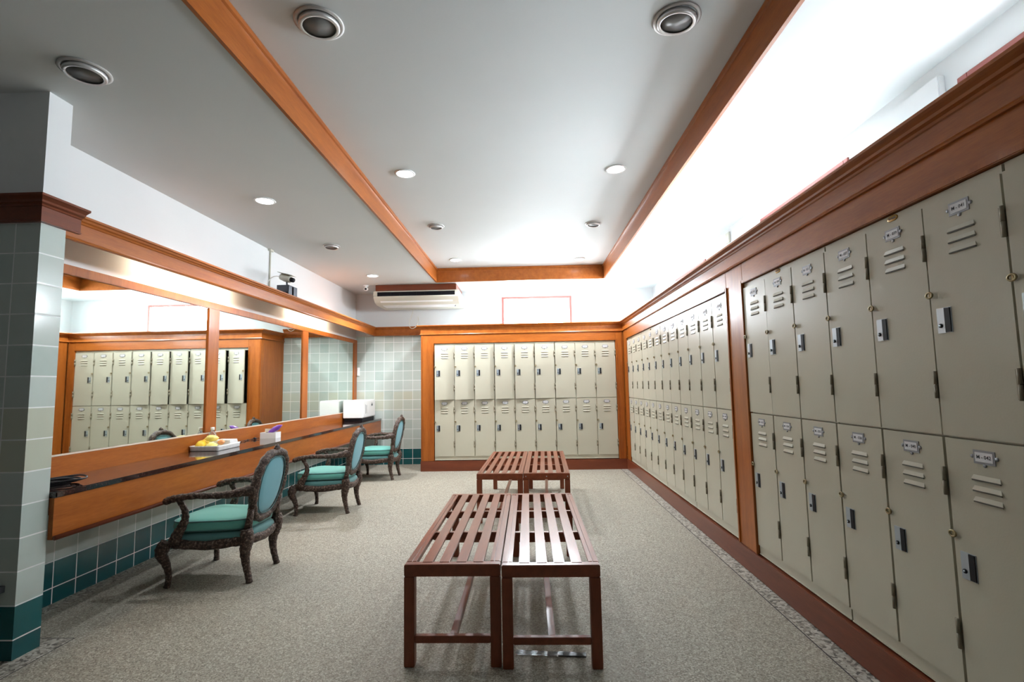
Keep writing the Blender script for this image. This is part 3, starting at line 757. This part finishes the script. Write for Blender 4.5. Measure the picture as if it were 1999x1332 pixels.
# tray
t = thing('white_tray', 'white scalloped plastic tray on the counter holding yellow packets', 'tray', (-2.724, 4.315, CZ+.001))
def tray_ring(hx, hy, z, sc=0):
    r = []
    for k in range(96):
        a = 2*PI*k/96; c, s_ = math.cos(a), math.sin(a)
        f = 1/max(abs(c), abs(s_)); g = 1+sc*abs(math.sin(12*a))
        r.append((hx*max(-1, min(1, c*f))*g, hy*max(-1, min(1, s_*f))*g, z))
    return r
b = MB(); b.rings([tray_ring(.115, .155, 0), tray_ring(.118, .158, .004), tray_ring(.120, .160, .030, .02), tray_ring(.123, .164, .042, .03), tray_ring(.118, .158, .042, .02), tray_ring(.112, .152, .008), tray_ring(.10, .14, .006)])
b.build('tray_body', M['white_plastic'], t)
def packet(name, lab, cat, loc, size, mat, rz, grp, seed, puffy=1, mats=None):
    rr = random.Random(seed); b = MB(); R = []
    for k in range(9):
        f = -1+2*k/8; th = (1-abs(f)**3)
        R.append([(size[0]*f, size[1]*math.cos(a)*(.75+.25*th)*(1+rr.uniform(-.05, .05)), size[2]*(.06+.94*th*puffy)*math.sin(a)*(1+rr.uniform(-.15, .15))) for a in [2*PI*i/14 for i in range(14)]])
    b.rings(R); o = b.build(name, mats or mat, None, (loc[0], loc[1], loc[2]), rot=(rr.uniform(-.25, .25), rr.uniform(-.3, .3), rz))
    return tag(o, lab, cat, grp)
gp = 'packets heaped in the white tray'
packet('snack_packet', 'golden yellow packet at the left front corner of the white tray', 'packet', (-2.790, 4.215, CZ+.047), (.040, .042, .036), M['yellow'], .3, gp, 1)
packet('snack_packet', 'pale yellow packet lying at the front of the white tray', 'packet', (-2.695, 4.212, CZ+.040), (.040, .036, .029), M['pale_yellow'], .1, gp, 2)
packet('snack_packet', 'bright yellow packet topmost in the white tray, below the bottle cap', 'packet', (-2.735, 4.275, CZ+.095), (.050, .040, .030), M['pale_yellow'], -.2, gp, 3)
packet('snack_packet', 'small orange packet between the yellow packets and the white towel', 'packet', (-2.655, 4.280, CZ+.062), (.026, .026, .022), M['orange'], .3, gp, 4)
packet('snack_packet', 'deep yellow packet at the back of the white tray against the wood', 'packet', (-2.812, 4.300, CZ+.055), (.028, .038, .032), M['yellow'], .1, gp, 5)
b = MB()
for k in range(5): b.box(-.086+.003*k, .086-.002*k, -.068+.002*k, .068-.003*k, k*.0125, k*.0125+.0120)
tag(b.build('folded_towel', M['towel'], None, (-2.690, 4.400, CZ+.0105), bevel=.005), 'folded white towel at the right end of the white tray', 'towel')
t = thing('water_bottle', 'clear plastic bottle with white cap standing in the white tray behind the packets', 'bottle', (-2.812, 4.400, CZ+.010))
b = MB(); b.lathe([(0, 0), (.030, 0), (.034, .006), (.034, .05), (.031, .056), (.034, .062), (.034, .092), (.029, .114), (.014, .132), (.013, .146), (0, .146)], 20); b.build('bottle_body', M['clear'], t)
b = MB(); b.lathe([(0, .146), (.0165, .146), (.0165, .168), (.015, .171), (0, .171)], 20); b.build('cap', M['cap'], t)
# small box
t = thing('white_box', 'small open white box on the counter holding a purple packet', 'box', (-2.705, 5.205, CZ))
b = MB(); bw, bd, bh = .082, .055, .062
b.box(-bw, bw, -bd, bd, 0, .004); b.box(-bw, bw, -bd, -bd+.004, .004, bh); b.box(-bw, bw, bd-.004, bd, .004, bh); b.box(-bw, -bw+.004, -bd+.004, bd-.004, .004, bh); b.box(bw-.004, bw, -bd+.004, bd-.004, .004, bh)
b.build('box_body', M['white_plastic'], t)
o = packet('purple_packet', 'shiny purple packet sticking out of the small white box', 'packet', (-2.660, 5.205, CZ+.092), (.080, .034, .026), M['purple'], .1, None, 9)
o.rotation_euler = (0, -.55, .1)
b = MB(); b.box(-.036, .036, -.006, .006, 0, .085, 0); b.box(-.020, .010, -.0065, -.0059, .03, .05, 1)
tag(b.build('printed_card', [M['paper'], M['ink']], None, (-2.735, 5.215, CZ+.012), rot=(-.10, 0, 0)), 'cream printed card standing in the left side of the small white box', 'card')
b = MB(); q = smooth([(-2.80, 4.72, .006), (-2.82, 4.80, .006), (-2.80, 4.90, .007), (-2.83, 4.98, .006), (-2.80, 5.06, .008), (-2.785, 5.12, .010)], 8)
b.tube(q, [.004*(1+.4*math.sin(i*1.3)) for i in range(len(q))], 6)
b.lathe([(0, 0), (.016, .002), (.018, .012), (.008, .022), (0, .022)], 12, c=(-2.80, 5.075, 0)); tag(b.build('twisted_cord', M['black'], None, (0, 0, CZ)), 'thin dark twisted cord along the backsplash between tray and white box', 'cord')
# white cabinet
t = thing('towel_cabinet', 'white box cabinet on a black base at the far end of the counter', 'appliance', (-2.835, 7.60, CZ))
b = MB(); b.box(.01, .292, .02, .60, 0, .045); b.build('base', M['black'], t, bevel=.004)
b = MB(); b.box(0, .300, 0, .62, .046, .318); b.build('casing', M['white_plastic'], t, bevel=.008)
b = MB(); b.box(.3005, .312, .02, .60, .056, .308); d = b.build('door', M['white_plastic'], t, bevel=.004)
b = MB(); b.box(.3122, .322, .13, .15, .12, .24); b.build('handle', M['ring'], d)
b = MB(); b.box(.3122, .3135, .40, .46, .22, .25); b.box(.3122, .3135, .42, .44, .25, .27); b.box(.3122, .3135, .10, .11, .11, .25); b.build('marking', M['grey_metal'], d)
